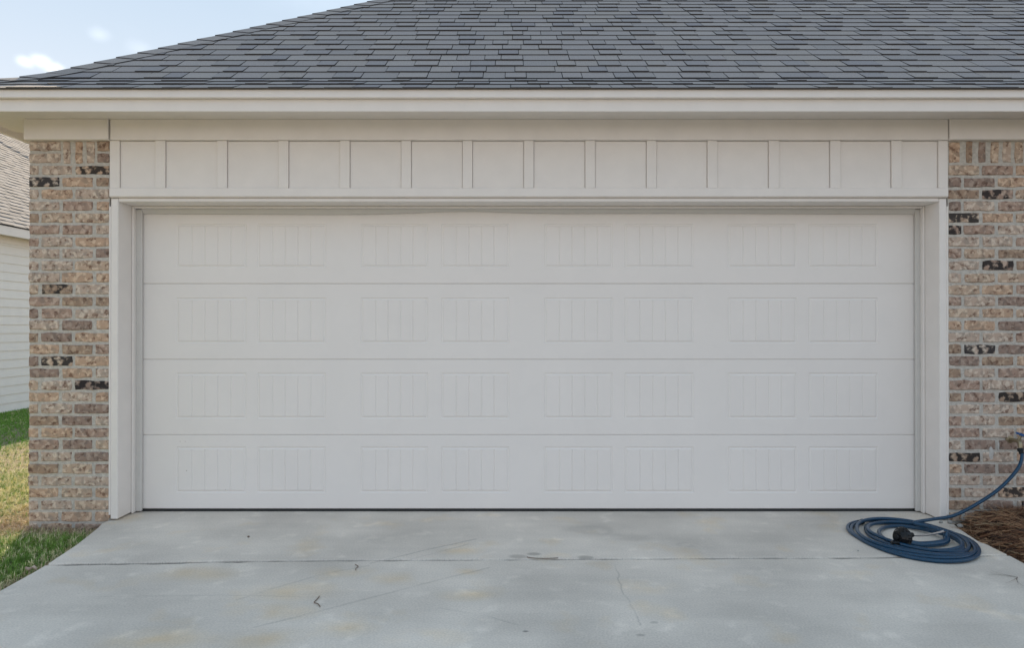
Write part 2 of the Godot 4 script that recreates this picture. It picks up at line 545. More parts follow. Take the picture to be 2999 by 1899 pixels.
func piers(house: Node) -> void:
	var R := 0.0808
	var BH := 0.0635
	var L := 0.209
	var J := 0.018
	# pier beside the lawn
	var p := mortar_body(house, WALL_X, -2.722, -0.25, 2.575, -0.30)
	var xl := WALL_X - 0.004
	var xr := -2.722
	var top := 2.566
	# head of the pier: stretchers at the ends, three soldiers between
	for k in 2:
		var yb := top - 0.064 - k * R
		brick(p, xl, yb, -3.052, yb + BH, false, false)
		brick(p, -2.806, yb, xr, yb + BH)
	for x in [[-3.034, -2.985], [-2.953, -2.903], [-2.880, -2.822]]:
		brick(p, x[0], top - 0.148, x[1], top, true)
	var dark := {1: 0, 0: 2, 10: 1, 16: 1, 18: 2}
	for row in 33:
		var y := top - 2.0 * R - 0.0805 - row * R + 0.016
		if y < -0.22:
			break
		y += rng.randf_range(-0.002, 0.002)
		var cuts := []
		if row % 2 == 1:
			cuts = [[xl, xl + L - 0.005], [xl + L + J - 0.003, xl + 2.0 * L + J - 0.006], [xl + 2.0 * L + 2.0 * J - 0.002, xr]]
		else:
			cuts = [[xl, xl + 0.064], [xl + 0.084, xl + 0.084 + L], [xl + 0.084 + L + J, xr]]
		for i in cuts.size():
			brick(p, cuts[i][0] + rng.randf_range(-0.002, 0.002), y, cuts[i][1] + rng.randf_range(-0.003, 0.001), y + BH + rng.randf_range(-0.003, 0.002), false, dark.get(row, -1) == i)
	# wall beside the hose
	var q := mortar_body(house, 2.947, 6.8, -0.25, 2.575, -0.30)
	q.name = "brick_pier_001"
	var far := []
	for i in 7:
		far.append(mb())
	var x := 2.955
	var wid := [0.075, 0.044, 0.050, 0.056, 0.058, 0.056]
	var gap := [0.040, 0.040, 0.032, 0.026, 0.024, 0.026]
	for k in 60:
		if x > 6.7:
			break
		var bw: float = wid[mini(k, 5)] + (rng.randf_range(-0.003, 0.003) if k > 5 else 0.0)
		brick(q, x, top - 0.146 + rng.randf_range(-0.004, 0.004), x + bw, top - rng.randf_range(0.0, 0.004), true, false, far if x > 3.95 else [])
		x += bw + gap[mini(k, 5)]
	var burnt := {Vector2i(2, 1): 1, Vector2i(4, 0): 1, Vector2i(8, 1): 1, Vector2i(15, 1): 1, Vector2i(5, 0): 1, Vector2i(19, 2): 1, Vector2i(24, 0): 1, Vector2i(27, 2): 1}
	for row in 33:
		var y := top - 2.0 * R - 0.0805 - row * R + 0.016
		if y < -0.22:
			break
		y += rng.randf_range(-0.002, 0.002)
		x = 2.951
		var k := 0
		while x < 6.55:
			var bw := L
			if k == 0 and row % 2 == 1:
				bw = 0.085
			elif k == 0:
				bw = 0.208
			var b := [x + rng.randf_range(-0.002, 0.003), x + bw + rng.randf_range(-0.003, 0.002)]
			brick(q, b[0], y, b[1], y + BH + rng.randf_range(-0.003, 0.002), false, burnt.has(Vector2i(row, k)) or x > 4.0 and rng.randf() < 0.06, far if x > 3.93 else [])
			x += bw + J + 0.002
			k += 1
	merged("brick_field", far, "brick_%d", q)
	bx("weep_hole", Vector3(3.437, 0.045, 0.0), Vector3(3.449, 0.135, 0.0075), M.seal, q, 0.001)
	# lime run left by the mason below a joint
	for s in [[3.232, 0.455, 0.50, 0.016], [3.281, 0.505, 0.535, 0.006]]:
		var st := mb()
		var ctr := Vector3(s[0], s[1], 0.0)
		var ring := []
		for i in 14:
			var a := TAU * i / 14
			var rr: float = s[3] * (1.0 + 0.25 * sin(i * 2.7))
			ring.append(Vector3(cos(a) * rr, sin(a) * (s[2] - s[1]) + 0.004 * sin(i * 1.9), 0.0056))
		for i in 14:
			tri(st, Vector3(0, 0, 0.0095), ring[i], ring[(i + 1) % 14])
			var r0: Vector3 = ring[i]
			var r1: Vector3 = ring[(i + 1) % 14]
			quad(st, r0 - Vector3(0, 0, 0.01), r1 - Vector3(0, 0, 0.01), r1, r0)
		part("lime_smear", st, M.lime, q, ctr)


# ---------------------------------------------------------------- garage door
func garage_door(house: Node) -> void:
	var zf := -0.23
	var X0 := -2.655
	var X1 := 2.888
	var door := bx("garage_door", Vector3(X0, 0.019, zf - 0.045), Vector3(X1, 2.166, zf - 0.0085), M.door_paint, house, 0.0)
	var off := -door.position
	var cols := [[415, 580], [605, 767], [848, 1007], [1037, 1198], [1279, 1441], [1468, 1631], [1711, 1873], [1900, 2064]]
	var bounds := [0.0205, 0.544, 1.079, 1.617, 2.155]
	for s in 4:
		var y0: float = bounds[s] + (0.0012 if s > 0 else 0.0)
		var y1: float = bounds[s + 1] - 0.0012
		var pb := y0 + 0.113
		var ph := 0.326 if s < 3 else 0.310
		var st := mb()
		var ch := 0.0035
		var z := 0.0
		# face strips round the eight panels
		var yy := [y0 + ch, pb, pb + ph, y1 - ch]
		var F := func(xa: float, xb: float, ya: float, yb: float) -> void:
			quad(st, Vector3(xa, ya, z), Vector3(xb, ya, z), Vector3(xb, yb, z), Vector3(xa, yb, z))
		F.call(X0, X1, yy[0], yy[1])
		F.call(X0, X1, yy[2], yy[3])
		var last := X0
		var spans := []
		for c in cols:
			spans.append([(c[0] - 1204.0) / 331.3, (c[1] - 1204.0) / 331.3])
		for sp in spans:
			F.call(last, sp[0], pb, pb + ph)
			last = sp[1]
		F.call(last, X1, pb, pb + ph)
		quad(st, Vector3(X0, y0, -ch), Vector3(X1, y0, -ch), Vector3(X1, y0 + ch, 0), Vector3(X0, y0 + ch, 0))
		quad(st, Vector3(X0, y1 - ch, 0), Vector3(X1, y1 - ch, 0), Vector3(X1, y1, -ch), Vector3(X0, y1, -ch))
		quad(st, Vector3(X0, y1, -ch), Vector3(X1, y1, -ch), Vector3(X1, y1, -0.0084), Vector3(X0, y1, -0.0084))
		quad(st, Vector3(X0, y0, -0.0084), Vector3(X1, y0, -0.0084), Vector3(X1, y0, -ch), Vector3(X0, y0, -ch))
		part("door_section", st, M.door_paint, door, Vector3(0, 0, zf) + off)
		for sp in spans:
			door_panel(door, Vector3(sp[0], pb, zf) + off, sp[1] - sp[0], ph)
	for q in [[-2.353, 0.497, 0.0022], [-2.316, 0.497, 0.002], [-2.306, 0.290, 0.0032], [-2.03, 0.155, 0.0022]]:
		var sc := mb()
		lathe(sc, Vector3.ZERO, Vector3(0, 0, 1), [[0.0, q[2]], [0.0006, q[2] * 0.8], [0.0008, 0.0]], 8)
		part("scuff_mark", sc, M.twig, door, Vector3(q[0], q[1], zf + 0.0002) + off)
	var seal := mb()
	tube(seal, [Vector3(X0, 0.0105, zf - 0.014) + off, Vector3(0, 0.0098, zf - 0.014) + off, Vector3(X1, 0.0105, zf - 0.014) + off], 0.0112, 8)
	part("bottom_seal", seal, M.seal, door)


func door_panel(door: Node, at: Vector3, w: float, h: float) -> void:
	var st := mb()
	var rings := [[0.0, 0.0], [0.005, -0.0036], [0.011, -0.0036], [0.020, 0.0006]]
	for i in 3:
		var a: Array = rings[i]
		var b: Array = rings[i + 1]
		var A := [Vector3(a[0], a[0], a[1]), Vector3(w - a[0], a[0], a[1]), Vector3(w - a[0], h - a[0], a[1]), Vector3(a[0], h - a[0], a[1])]
		var B := [Vector3(b[0], b[0], b[1]), Vector3(w - b[0], b[0], b[1]), Vector3(w - b[0], h - b[0], b[1]), Vector3(b[0], h - b[0], b[1])]
		for k in 4:
			quad(st, A[k], A[(k + 1) % 4], B[(k + 1) % 4], B[k])
	var i0 := 0.020
	var iw := w - 2.0 * i0
	var xs := [[i0, 0.0004]]
	for k in range(1, 5):
		var gx := i0 + iw * k / 5.0
		xs.append([gx - 0.0048, 0.0004])
		xs.append([gx, -0.0030])
		xs.append([gx + 0.0048, 0.0004])
	xs.append([w - i0, 0.0004])
	for k in xs.size() - 1:
		quad(st, Vector3(xs[k][0], i0, xs[k][1]), Vector3(xs[k + 1][0], i0, xs[k + 1][1]), Vector3(xs[k + 1][0], h - i0, xs[k + 1][1]), Vector3(xs[k][0], h - i0, xs[k][1]))
	part("door_panel", st, M.door_paint, door, at)


# ---------------------------------------------------------------- roof surfaces
func kick_dir() -> Vector2:
	return Vector2(1.0, 0.515).normalized()


func steep_dir() -> Vector2:
	return Vector2(1.0, 0.75).normalized()


# how far in (horizontally) and how high the roof is at slope distance v
func profile(v: float) -> Vector2:
	if v <= KICK:
		return kick_dir() * v
	return kick_dir() * KICK + steep_dir() * (v - KICK)


func prof_normal(v: float) -> Vector2:
	var d := kick_dir() if v < KICK - 0.001 else steep_dir()
	return Vector2(-d.y, d.x)


func on_front(x: float, v: float, n: float) -> Vector3:
	var p := profile(v) + prof_normal(v) * n
	return Vector3(x, EAVE_Y + p.y, EAVE_Z - p.x)


func on_left(along: float, v: float, n: float) -> Vector3:
	var p := profile(v) + prof_normal(v) * n
	return Vector3(EAVE_X + p.x, EAVE_Y + p.y, along)


func shingle(st: SurfaceTool, at: Callable, xb: Vector2, xt: Vector2, v0: float, v1: float, thick: float, wob: Vector2, gap := 0.0045) -> void:
	# granules on the face; the cut edges show bare asphalt
	var slot := minf(0.0024, (xb.y - xb.x) * 0.2)
	xb += Vector2(slot, -slot)
	xt += Vector2(slot, -slot) if xt.y - xt.x > 0.01 else Vector2.ZERO
	var a: Vector3 = at.call(xb.x, v0 + wob.x, thick)
	var b: Vector3 = at.call(xb.y, v0 + wob.y, thick)
	var c: Vector3 = at.call(xt.y, v1, 0.0015)
	var d: Vector3 = at.call(xt.x, v1, 0.0015)
	var a0: Vector3 = at.call(xb.x, v0 + wob.x, gap)
	var b0: Vector3 = at.call(xb.y, v0 + wob.y, gap)
	var c0: Vector3 = at.call(xt.y, v1, -0.001)
	var d0: Vector3 = at.call(xt.x, v1, -0.001)
	var ctr := (a + b + c + d + a0 + b0 + c0 + d0) / 8.0
	st.set_color(Color.WHITE)
	quad_out(st, a, b, c, d, ctr)
	st.set_color(Color(0.20, 0.20, 0.21))
	quad_out(st, a0, b0, b, a, ctr)
	quad_out(st, a0, b0, c0, d0, ctr)
	quad_out(st, a0, a, d, d0, ctr)
	quad_out(st, b0, b, c, c0, ctr)


func hip_caps(roof: Node) -> void:
	var n := 0
	var v := -0.02
	while v < 3.5:
		var lo := profile(maxf(v, 0.0))
		var hi := profile(v + 0.20)
		var st := mb()
		var a := Vector3(EAVE_X + lo.x, EAVE_Y + lo.y + 0.029, EAVE_Z - lo.x)
		var b := Vector3(EAVE_X + hi.x, EAVE_Y + hi.y + 0.017, EAVE_Z - hi.x)
		var w := 0.138
		var sl := (hi.y - lo.y) / maxf(hi.x - lo.x, 0.001)
		var drop := w * sl * 0.72
		var j := rng.randf_range(-0.006, 0.006)
		# the front leaf lies along the front slope, the other along the side slope
		var fa := a + Vector3(w + j, 0, 0) - Vector3(0, 0, -0.0)
		var fb := b + Vector3(w + j, 0, 0)
		var la := a + Vector3(0, 0, -w + j)
		var lb := b + Vector3(0, 0, -w + j)
		fa.y -= 0.012
		fb.y -= 0.010
		la.y -= 0.012
		lb.y -= 0.010
		st.set_color(Color.WHITE)
		quad(st, a, fa, fb, b)
		quad(st, la, a, b, lb)
		st.set_color(Color(0.10, 0.10, 0.11))
		var dn := Vector3(0, -0.014, 0)
		quad(st, a + dn, fa + dn, fa, a)
		quad(st, la + dn, a + dn, a, la)
		quad(st, fa + dn, fb + dn, fb, fa)
		part("hip_cap", st, M["shingle_%d" % [0, 1, 2, 4][rng.randi() % 4]], roof)
		v += 0.143 * 0.88
		n += 1


func front_roof(house: Node) -> void:
	var top_v := KICK + (3.06 - kick_dir().x * KICK) / steep_dir().x
	var apex := profile(top_v)
	var st := mb()
	# deck of the four slopes, just under the shingles
	var vs := [0.0, KICK, top_v]
	for i in 2:
		var p := profile(vs[i])
		var q := profile(vs[i + 1])
		var o := Vector3(0, EAVE_Y - 0.004, 0)
		var L0 := Vector3(EAVE_X + p.x, p.y, EAVE_Z - p.x) + o
		var L1 := Vector3(EAVE_X + q.x, q.y, EAVE_Z - q.x) + o
		var R0 := Vector3(HOUSE_R - p.x, p.y, EAVE_Z - p.x) + o
		var R1 := Vector3(HOUSE_R - q.x, q.y, EAVE_Z - q.x) + o
		var B0 := Vector3(EAVE_X + p.x, p.y, HOUSE_B - 0.36 + p.x) + o
		var B1 := Vector3(EAVE_X + q.x, q.y, HOUSE_B - 0.36 + q.x) + o
		var C0 := Vector3(HOUSE_R - p.x, p.y, HOUSE_B - 0.36 + p.x) + o
		var C1 := Vector3(HOUSE_R - q.x, q.y, HOUSE_B - 0.36 + q.x) + o
		quad(st, L0, R0, R1, L1)
		quad(st, B0, L0, L1, B1)
		quad(st, C0, B0, B1, C1)
		quad(st, R0, C0, C1, R1)
	var roof := part("roof", st, M.under_roof, house)
	# courses
	var rest := []
	for i in 6:
		rest.append(mb())
	var alone := 0
	for c in 27:
		var v0 := -0.012 if c == 0 else c * EXPO
		var v1 := (c + 1) * EXPO + 0.012
		if c == 2:
			v1 = KICK
		if v1 > top_v:
			break
		var u0 := profile(maxf(v0, 0.0)).x
		var u1 := profile(v1).x
		var hip0 := EAVE_X + u0
		var hip1 := EAVE_X + u1
		var d := EYE_D - EAVE_Z + u0
		var x := hip0 - 0.02 - rng.randf_range(0.0, 0.2)
		var raised := rng.randf() < 0.5
		var vis := 0.7525 * d
		while x < minf(vis + 1.0, HOUSE_R - u1 - 0.1):
			var w := rng.randf_range(0.11, 0.21) if raised else rng.randf_range(0.12, 0.27)
			if rng.randf() < 0.12:
				w *= 1.5
			var x1 := x + w
			var xb := Vector2(maxf(x, hip0), maxf(x1, hip0))
			var xt := Vector2(maxf(x, hip1), maxf(x1, hip1))
			if xb.y - xb.x > 0.004:
				var wv := 0.0028 * Vector2(flip_noise.get_noise_2d(xb.x * 70.0, c * 37.0), flip_noise.get_noise_2d(xb.y * 70.0, c * 37.0)) * (1.0 + 2.5 * clampf((x - 2.5) / 2.0, 0.0, 1.0))
				var thick := rng.randf_range(0.0115, 0.0140) if raised else rng.randf_range(0.0075, 0.0090)
				var tone: int = [0, 2, 4, 0, 1][rng.randi() % 5] if not raised or rng.randf() < 0.45 else [1, 3, 5, 3, 0][rng.randi() % 5]
				if c >= 3 and c <= 12 and alone < 296 and absf((xb.x + xb.y) / 2.0) < vis:
					var s1 := mb()
					shingle(s1, on_front, xb, xt, v0, v1, thick, wv)
					part("shingle", s1, M["shingle_%d" % tone], roof)
					alone += 1
				else:
					shingle(rest[tone], on_front, xb, xt, v0, v1, thick * (0.75 if c == 0 else 1.0), wv, 0.0 if c == 0 else 0.0045)
			x = x1
			raised = not raised if rng.randf() < 0.85 else raised
	merged("shingle_field", rest, "shingle_%d", roof)
	# drip: the dark starter course under the first shingles
	bx("starter_strip", Vector3(EAVE_X + 0.005, EAVE_Y - 0.004, EAVE_Z - 0.05), Vector3(HOUSE_R - 0.01, EAVE_Y - 0.0005, EAVE_Z + 0.002), M.shingle_1, roof, 0.0)
	hip_caps(roof)


func merged(called: String, tools: Array, pattern: String, parent: Node) -> void:
	var m := ArrayMesh.new()
	for i in tools.size():
		var st: SurfaceTool = tools[i]
		st.generate_normals()
		st.set_material(M[pattern % i])
		st.commit(m)
	var o := MeshInstance3D.new()
	o.mesh = m
	o.name = numbered(parent, called)
	o.set_meta("kind", "stuff")
	parent.add_child(o, true)


# ---------------------------------------------------------------- the garage
func garage() -> void:
	var house := base("garage_house", Vector3.ZERO)
	tag(house, "tan brick garage with wide white door under dark shingled hip roof", "house")
	piers(house)
	# side, back and inner walls that close the building
	bx("side_wall", Vector3(WALL_X + 0.006, -0.25, HOUSE_B), Vector3(WALL_X + 0.2, 2.70, -0.301), M.mortar, house, 0.0)
	bx("side_wall", Vector3(HOUSE_R - 0.6, -0.25, HOUSE_B), Vector3(HOUSE_R - 0.37, 2.70, -0.301), M.mortar, house, 0.0)
	bx("front_wall", Vector3(6.801, -0.25, -0.30), Vector3(HOUSE_R - 0.37, 2.575, -0.004), M.mortar, house, 0.0)
	bx("back_wall", Vector3(WALL_X + 0.2, -0.25, HOUSE_B), Vector3(HOUSE_R - 0.6, 2.70, HOUSE_B + 0.2), M.mortar, house, 0.0)
	# wall over the opening
	bx("header_wall", Vector3(-2.72, 2.20, -0.29), Vector3(2.945, 2.70, -0.03), M.trim_paint, house, 0.0)
	# jambs: face board and reveal in one, each side
	bx("door_jamb", Vector3(-2.714, 0.010, -0.29), Vector3(-2.665, 2.1815, -0.004), M.trim_paint, house, 0.004)
	bx("door_jamb", Vector3(2.892, 0.006, -0.29), Vector3(2.941, 2.1815, -0.004), M.trim_paint, house, 0.004)
	for s in [[-2.7235, -2.7145], [2.9415, 2.9480]]:
		var cst := mb()
		var pts := []
		for i in 40:
			pts.append(Vector3((s[0] + s[1]) / 2.0 + 0.0016 * flip_noise.get_noise_1d(i * 90.0 + s[0] * 10.0), 0.04 + i * 0.0535, -0.006))
		tube(cst, pts, 0.0075, 6)
		part("caulk_bead", cst, M.trim_paint, house)
	bx("head_jamb", Vector3(-2.664, 2.159, -0.29), Vector3(2.891, 2.1835, -0.006), M.trim_paint, house, 0.004)
	bx("flashing", Vector3(-2.713, 2.1845, -0.03), Vector3(2.940, 2.1895, 0.004), M.soffit_paint, house, 0.0)
	# stops and weather strips
	bx("door_stop", Vector3(-2.664, 0.004, -0.20), Vector3(-2.650, 2.158, -0.165), M.trim_paint, house, 0.003)
	bx("door_stop", Vector3(2.877, 0.004, -0.20), Vector3(2.891, 2.158, -0.165), M.trim_paint, house, 0.003)
	bx("door_stop", Vector3(-2.6495, 2.144, -0.20), Vector3(2.8765, 2.158, -0.165), M.trim_paint, house, 0.003)
	bx("weather_strip", Vector3(-2.664, 0.008, -0.224), Vector3(-2.612, 2.1425, -0.2005), M.vinyl, house, 0.005)
	bx("weather_strip", Vector3(2.848, 0.008, -0.224), Vector3(2.891, 2.1425, -0.2005), M.vinyl, house, 0.005)
	var ws := mb()
	var nseg := 60
	for i in nseg:
		var xa := lerpf(-2.6115, 2.8475, float(i) / nseg)
		var xb := lerpf(-2.6115, 2.8475, float(i + 1) / nseg)
		var B := func(x: float) -> float:
			return 2.112 + 0.020 * exp(-pow((x + 0.35) / 0.42, 2.0)) + 0.004 * sin(x * 1.4)
		var ya: float = B.call(xa)
		var yb: float = B.call(xb)
		quad(ws, Vector3(xa, ya, -0.216), Vector3(xb, yb, -0.216), Vector3(xb, 2.1435, -0.2005), Vector3(xa, 2.1435, -0.2005))
		quad(ws, Vector3(xa, ya, -0.224), Vector3(xb, yb, -0.224), Vector3(xb, yb, -0.216), Vector3(xa, ya, -0.216))
		quad(ws, Vector3(xa, 2.1435, -0.2005), Vector3(xb, 2.1435, -0.2005), Vector3(xb, 2.1435, -0.224), Vector3(xa, 2.1435, -0.224))
	part("weather_strip", ws, M.vinyl, house)
	garage_door(house)
	# board and batten band over the door
	var bw := bx("panel_band", Vector3(-2.7135, 2.1905, -0.029), Vector3(2.9405, 2.572, -0.012), M.trim_paint, house, 0.0)
	var off := -bw.position
	var px := [[283, 367], [390, 512], [535, 656], [679, 800], [823, 944], [967, 1088], [1111, 1232], [1255, 1376], [1399, 1520], [1543, 1663], [1686, 1807], [1831, 1951], [1975, 2095], [2119, 2205]]
	var S := 347.8
	var y0 := 2.2480
	var y1 := 2.5700
	bx("bottom_rail", Vector3(-2.7140, 2.1900, -0.0115) + off, Vector3(2.9410, y0, 0.0155) + off, M.trim_paint, bw, 0.002)
	bx("frieze_board", Vector3(-2.7000, y1, -0.0115), Vector3(2.9300, 2.7065, 0.030), M.trim_paint, house, 0.002)
	var last := -2.7140
	for i in px.size():
		var xa: float = (px[i][0] - 1204.0) / S
		var xb: float = (px[i][1] - 1204.0) / S
		bx("batten", Vector3(last, y0 + 0.0005, -0.0115) + off, Vector3(xa, y1 - 0.0005, 0.0110) + off, M.trim_paint, bw, 0.002)
		bx("panel", Vector3(xa + 0.003, y0 + 0.003, -0.0118) + off, Vector3(xb - 0.003, y1 - 0.003, -0.0015) + off, M.trim_paint, bw, 0.0)
		last = xb
	bx("batten", Vector3(last, y0 + 0.0005, -0.0115) + off, Vector3(2.9410, y1 - 0.0005, 0.0110) + off, M.trim_paint, bw, 0.002)
	# frieze blocks over the brick
	bx("frieze_block", Vector3(-3.275, 2.568, -0.30), Vector3(-2.7085, 2.7065, 0.042), M.trim_paint, house, 0.003)
	bx("frieze_block", Vector3(2.936, 2.568, -0.30), Vector3(HOUSE_R - 0.36, 2.7065, 0.042), M.trim_paint, house, 0.003)
	bx("frieze_board", Vector3(-3.277, 2.568, HOUSE_B), Vector3(-3.262, 2.7065, -0.301), M.trim_paint, house, 0.002)
	# eaves
	bx("soffit", Vector3(-3.56, 2.707, -0.28), Vector3(HOUSE_R - 0.06, 2.719, 0.298), M.soffit_paint, house, 0.0)
	var z := -0.281
	var sv := mb()
	while z > HOUSE_B:
		for k in 4:
			var a := z - k * 0.05
			box(sv, Vector3(-3.52, 2.7075, a - 0.047), Vector3(WALL_X + 0.2, 2.718, a), 0.003)
		z -= 0.2
	box(sv, Vector3(-3.555, 2.7165, HOUSE_B - 0.3), Vector3(WALL_X + 0.2, 2.722, -0.281), 0.0)
	part("vented_soffit", sv, M.soffit_paint, house)
	bx("fascia_board", Vector3(-3.582, 2.667, 0.298), Vector3(HOUSE_R - 0.03, 2.7445, 0.322), M.trim_paint, house, 0.003)
	bx("drip_board", Vector3(-3.600, 2.7445, 0.299), Vector3(HOUSE_R - 0.012, 2.7955, 0.353), M.trim_paint, house, 0.003)
	bx("fascia_board", Vector3(-3.582, 2.667, HOUSE_B - 0.3), Vector3(-3.558, 2.7445, 0.2975), M.trim_paint, house, 0.003)
	bx("drip_board", Vector3(-3.600, 2.7445, HOUSE_B - 0.3), Vector3(-3.559, 2.7945, 0.2985), M.trim_paint, house, 0.003)
	front_roof(house)


# ---------------------------------------------------------------- neighbour
func neighbour() -> void:
	var h := base("white_sided_house", Vector3(-8.73, -0.16, -3.9))
	tag(h, "white lap sided house with pale sunlit shingle roof beyond the lawn", "house")
	var o := -h.position
	var za := -3.8     # near end
	var zb := -14.47    # far end
	var sx := -8.73
	bx("wall", Vector3(-19.2, -0.30, zb) + o, Vector3(sx - 0.02, 2.86, za) + o, M.siding, h, 0.0)
	var y := -0.17
	for i in 20:
		var st := mb()
		var e := 0.1515
		var a := Vector3(sx + 0.012, y, za)
		var b := Vector3(sx + 0.012, y, zb)
		var c := Vector3(sx, y + e + 0.004, zb)
		var d := Vector3(sx, y + e + 0.004, za)
		quad(st, a + o, b + o, c + o, d + o)
		quad(st, Vector3(sx - 0.02, y, za) + o, Vector3(sx - 0.02, y, zb) + o, b + o, a + o)
		part("siding_board", st, M.siding, h)
		var s2 := mb()
		quad(s2, Vector3(-19.2, y, za + 0.032) + o, Vector3(sx + 0.012, y, za + 0.032) + o, Vector3(sx, y + e + 0.004, za + 0.02) + o, Vector3(-19.2, y + e + 0.004, za + 0.02) + o)
		quad(s2, Vector3(-19.2, y, za) + o, Vector3(sx + 0.012, y, za) + o, Vector3(sx + 0.012, y, za + 0.032) + o, Vector3(-19.2, y, za + 0.032) + o)
		part("siding_board", s2, M.siding, h)
		y += e
	bx("frieze_board", Vector3(sx - 0.01, 2.745, zb) + o, Vector3(sx + 0.022, 2.868, za) + o, M.trim_paint, h, 0.002)
	bx("soffit", Vector3(-19.4, 2.87, zb - 0.3) + o, Vector3(-8.53, 2.885, za + 0.3) + o, M.soffit_paint, h, 0.0)
	bx("fascia_board", Vector3(-8.53, 2.85, zb - 0.3) + o, Vector3(-8.497, 3.004, za + 0.3) + o, M.trim_paint, h, 0.002)
	bx("fascia_board", Vector3(-19.4, 2.85, za + 0.3005) + o, Vector3(-8.497, 3.004, za + 0.325) + o, M.trim_paint, h, 0.002)
	# roof: a wing with its eave towards the garage, and the taller roof behind it
	var ex := -8.48
	var ey := 3.02
	var zn := za + 0.33
	var zf := zb - 0.33
	var half := 5.45
	var st := mb()
	var deck := func(x0: float, x1: float, z0: float, z1: float, yy: float) -> void:
		# hip roof over x1 < x < x0, z1 < z < z0
		var r := minf(absf(x0 - x1), absf(z0 - z1)) / 2.0
		var ry := yy + 0.75 * r
		var P := [Vector3(x0, yy, z0), Vector3(x0, yy, z1), Vector3(x1, yy, z1), Vector3(x1, yy, z0)]
		var ra := Vector3((x0 + x1) / 2.0, ry, z0 - r)
		var rb := Vector3((x0 + x1) / 2.0, ry, z1 + r)
		quad(st, P[0] + o, P[1] + o, rb + o, ra + o)
		tri(st, P[1] + o, P[2] + o, rb + o)
		quad(st, P[2] + o, P[3] + o, ra + o, rb + o)
		tri(st, P[3] + o, P[0] + o, ra + o)
	deck.call(ex, ex - 2.0 * 5.2, zn, zf, ey - 0.004)
	deck.call(-9.5, -23.5, -8.0, -34.0, ey - 0.004)
	var roof := part("roof", st, M.pale_shingle_1, h)
	var rest := [mb(), mb(), mb()]
	var on_east := func(along: float, v: float, n: float) -> Vector3:
		var dv := steep_dir() * v + Vector2(-0.6, 0.8) * n
		return Vector3(ex - dv.x, ey + dv.y, -along) + o
	var on_far := func(along: float, v: float, n: float) -> Vector3:
		var dv := steep_dir() * v + Vector2(-0.6, 0.8) * n
		return Vector3(-9.5 - dv.x, ey + dv.y, -along) + o
	var alone := 0
	for c in 44:
		var v0 := c * EXPO
		var v1 := v0 + EXPO + 0.012
		var u0 := 0.8 * v0
		var u1 := 0.8 * v1
		if u1 > 5.15:
			break
		var lo0 := -zn + u0
		var lo1 := -zn + u1
		var hi0 := -zf - u0
		var hi1 := -zf - u1
		var s := lo0
		var raised := c % 2 == 0
		while s < hi0:
			var w := rng.randf_range(0.16, 0.36)
			var xb := Vector2(clampf(s, lo0, hi0), clampf(s + w, lo0, hi0))
			var xt := Vector2(clampf(s, lo1, hi1), clampf(s + w, lo1, hi1))
			var tone := rng.randi() % 3
			var thick := 0.012 if raised else 0.0075
			# in view between the pier and the picture's edge
			var d := EYE_D + s
			var ratio := (8.48 + u0) / d
			if ratio > 0.70 and ratio < 0.755 and alone < 290:
				var s1 := mb()
				shingle(s1, on_east, xb, xt, v0, v1, thick, Vector2.ZERO, 0.002)
				part("shingle", s1, M["pale_shingle_%d" % tone], roof)
				alone += 1
			else:
				shingle(rest[tone], on_east, xb, xt, v0, v1, thick, Vector2.ZERO, 0.002)
			s += w
			raised = not raised
	for c in range(20, 60):
		var v0 := c * EXPO
		var v1 := v0 + EXPO + 0.012
		if 0.8 * v1 > 6.95:
			break
		var s := maxf(8.0 + 0.8 * v1, 13.5)
		while s < 27.0:
			var w := rng.randf_range(0.2, 0.4)
			shingle(rest[rng.randi() % 3], on_far, Vector2(s, s + w), Vector2(s, s + w), v0, v1, 0.012 if rng.randf() < 0.5 else 0.0075, Vector2.ZERO, 0.002)
			s += w
	var on_near := func(along: float, v: float, n: float) -> Vector3:
		var dv := steep_dir() * v + Vector2(-0.6, 0.8) * n
		return Vector3(along, ey + dv.y, zn - dv.x) + o
	for c in 44:
		var v0 := c * EXPO
		var v1 := v0 + EXPO + 0.012
		if 0.8 * v1 > 5.15:
			break
		var lo0 := ex - 10.4 + 0.8 * v0
		var lo1 := ex - 10.4 + 0.8 * v1
		var s := lo0
		while s < ex - 0.8 * v0:
			var w := rng.randf_range(0.16, 0.36)
			shingle(rest[rng.randi() % 3], on_near, Vector2(s, minf(s + w, ex - 0.8 * v0)), Vector2(clampf(s, lo1, ex - 0.8 * v1), clampf(s + w, lo1, ex - 0.8 * v1)), v0, v1, 0.012 if rng.randf() < 0.5 else 0.0075, Vector2.ZERO, 0.002)
			s += w
	merged("shingle_field", rest, "pale_shingle_%d", roof)
	var zc := -zf
	for c in 40:
		var u := c * 0.115
		if u > 5.0:
			break
		var a := Vector3(ex - u, ey + 0.75 * u + 0.035, zf + u) + o
		var b := Vector3(ex - u - 0.16, ey + 0.75 * (u + 0.16) + 0.018, zf + u + 0.16) + o
		var hc := mb()
		var w := 0.13
		quad(hc, a + Vector3(0, -0.01, w), a, b, b + Vector3(0, -0.01, w))
		quad(hc, a, a + Vector3(-w, -0.01, 0), b + Vector3(-w, -0.01, 0), b)
		quad(hc, a + Vector3(0, -0.03, w), a + Vector3(0, -0.02, 0), a, a + Vector3(0, -0.01, w))
		part("hip_cap", hc, M["pale_shingle_%d" % (c % 3)], roof)


# ---------------------------------------------------------------- ground
func ground_y(x: float, z: float) -> float:
	var t := clampf((-x - 3.4) / 5.0, 0.0, 1.0)
	var y := lerpf(-0.05, -0.165, t * t * (3.0 - 2.0 * t))
	y += 0.012 * flip_noise.get_noise_2d(x * 60.0, z * 60.0) * clampf((-x - 2.6) * 2.0, 0.0, 1.0)
	if x > 2.8:
		y = -0.06
	return y


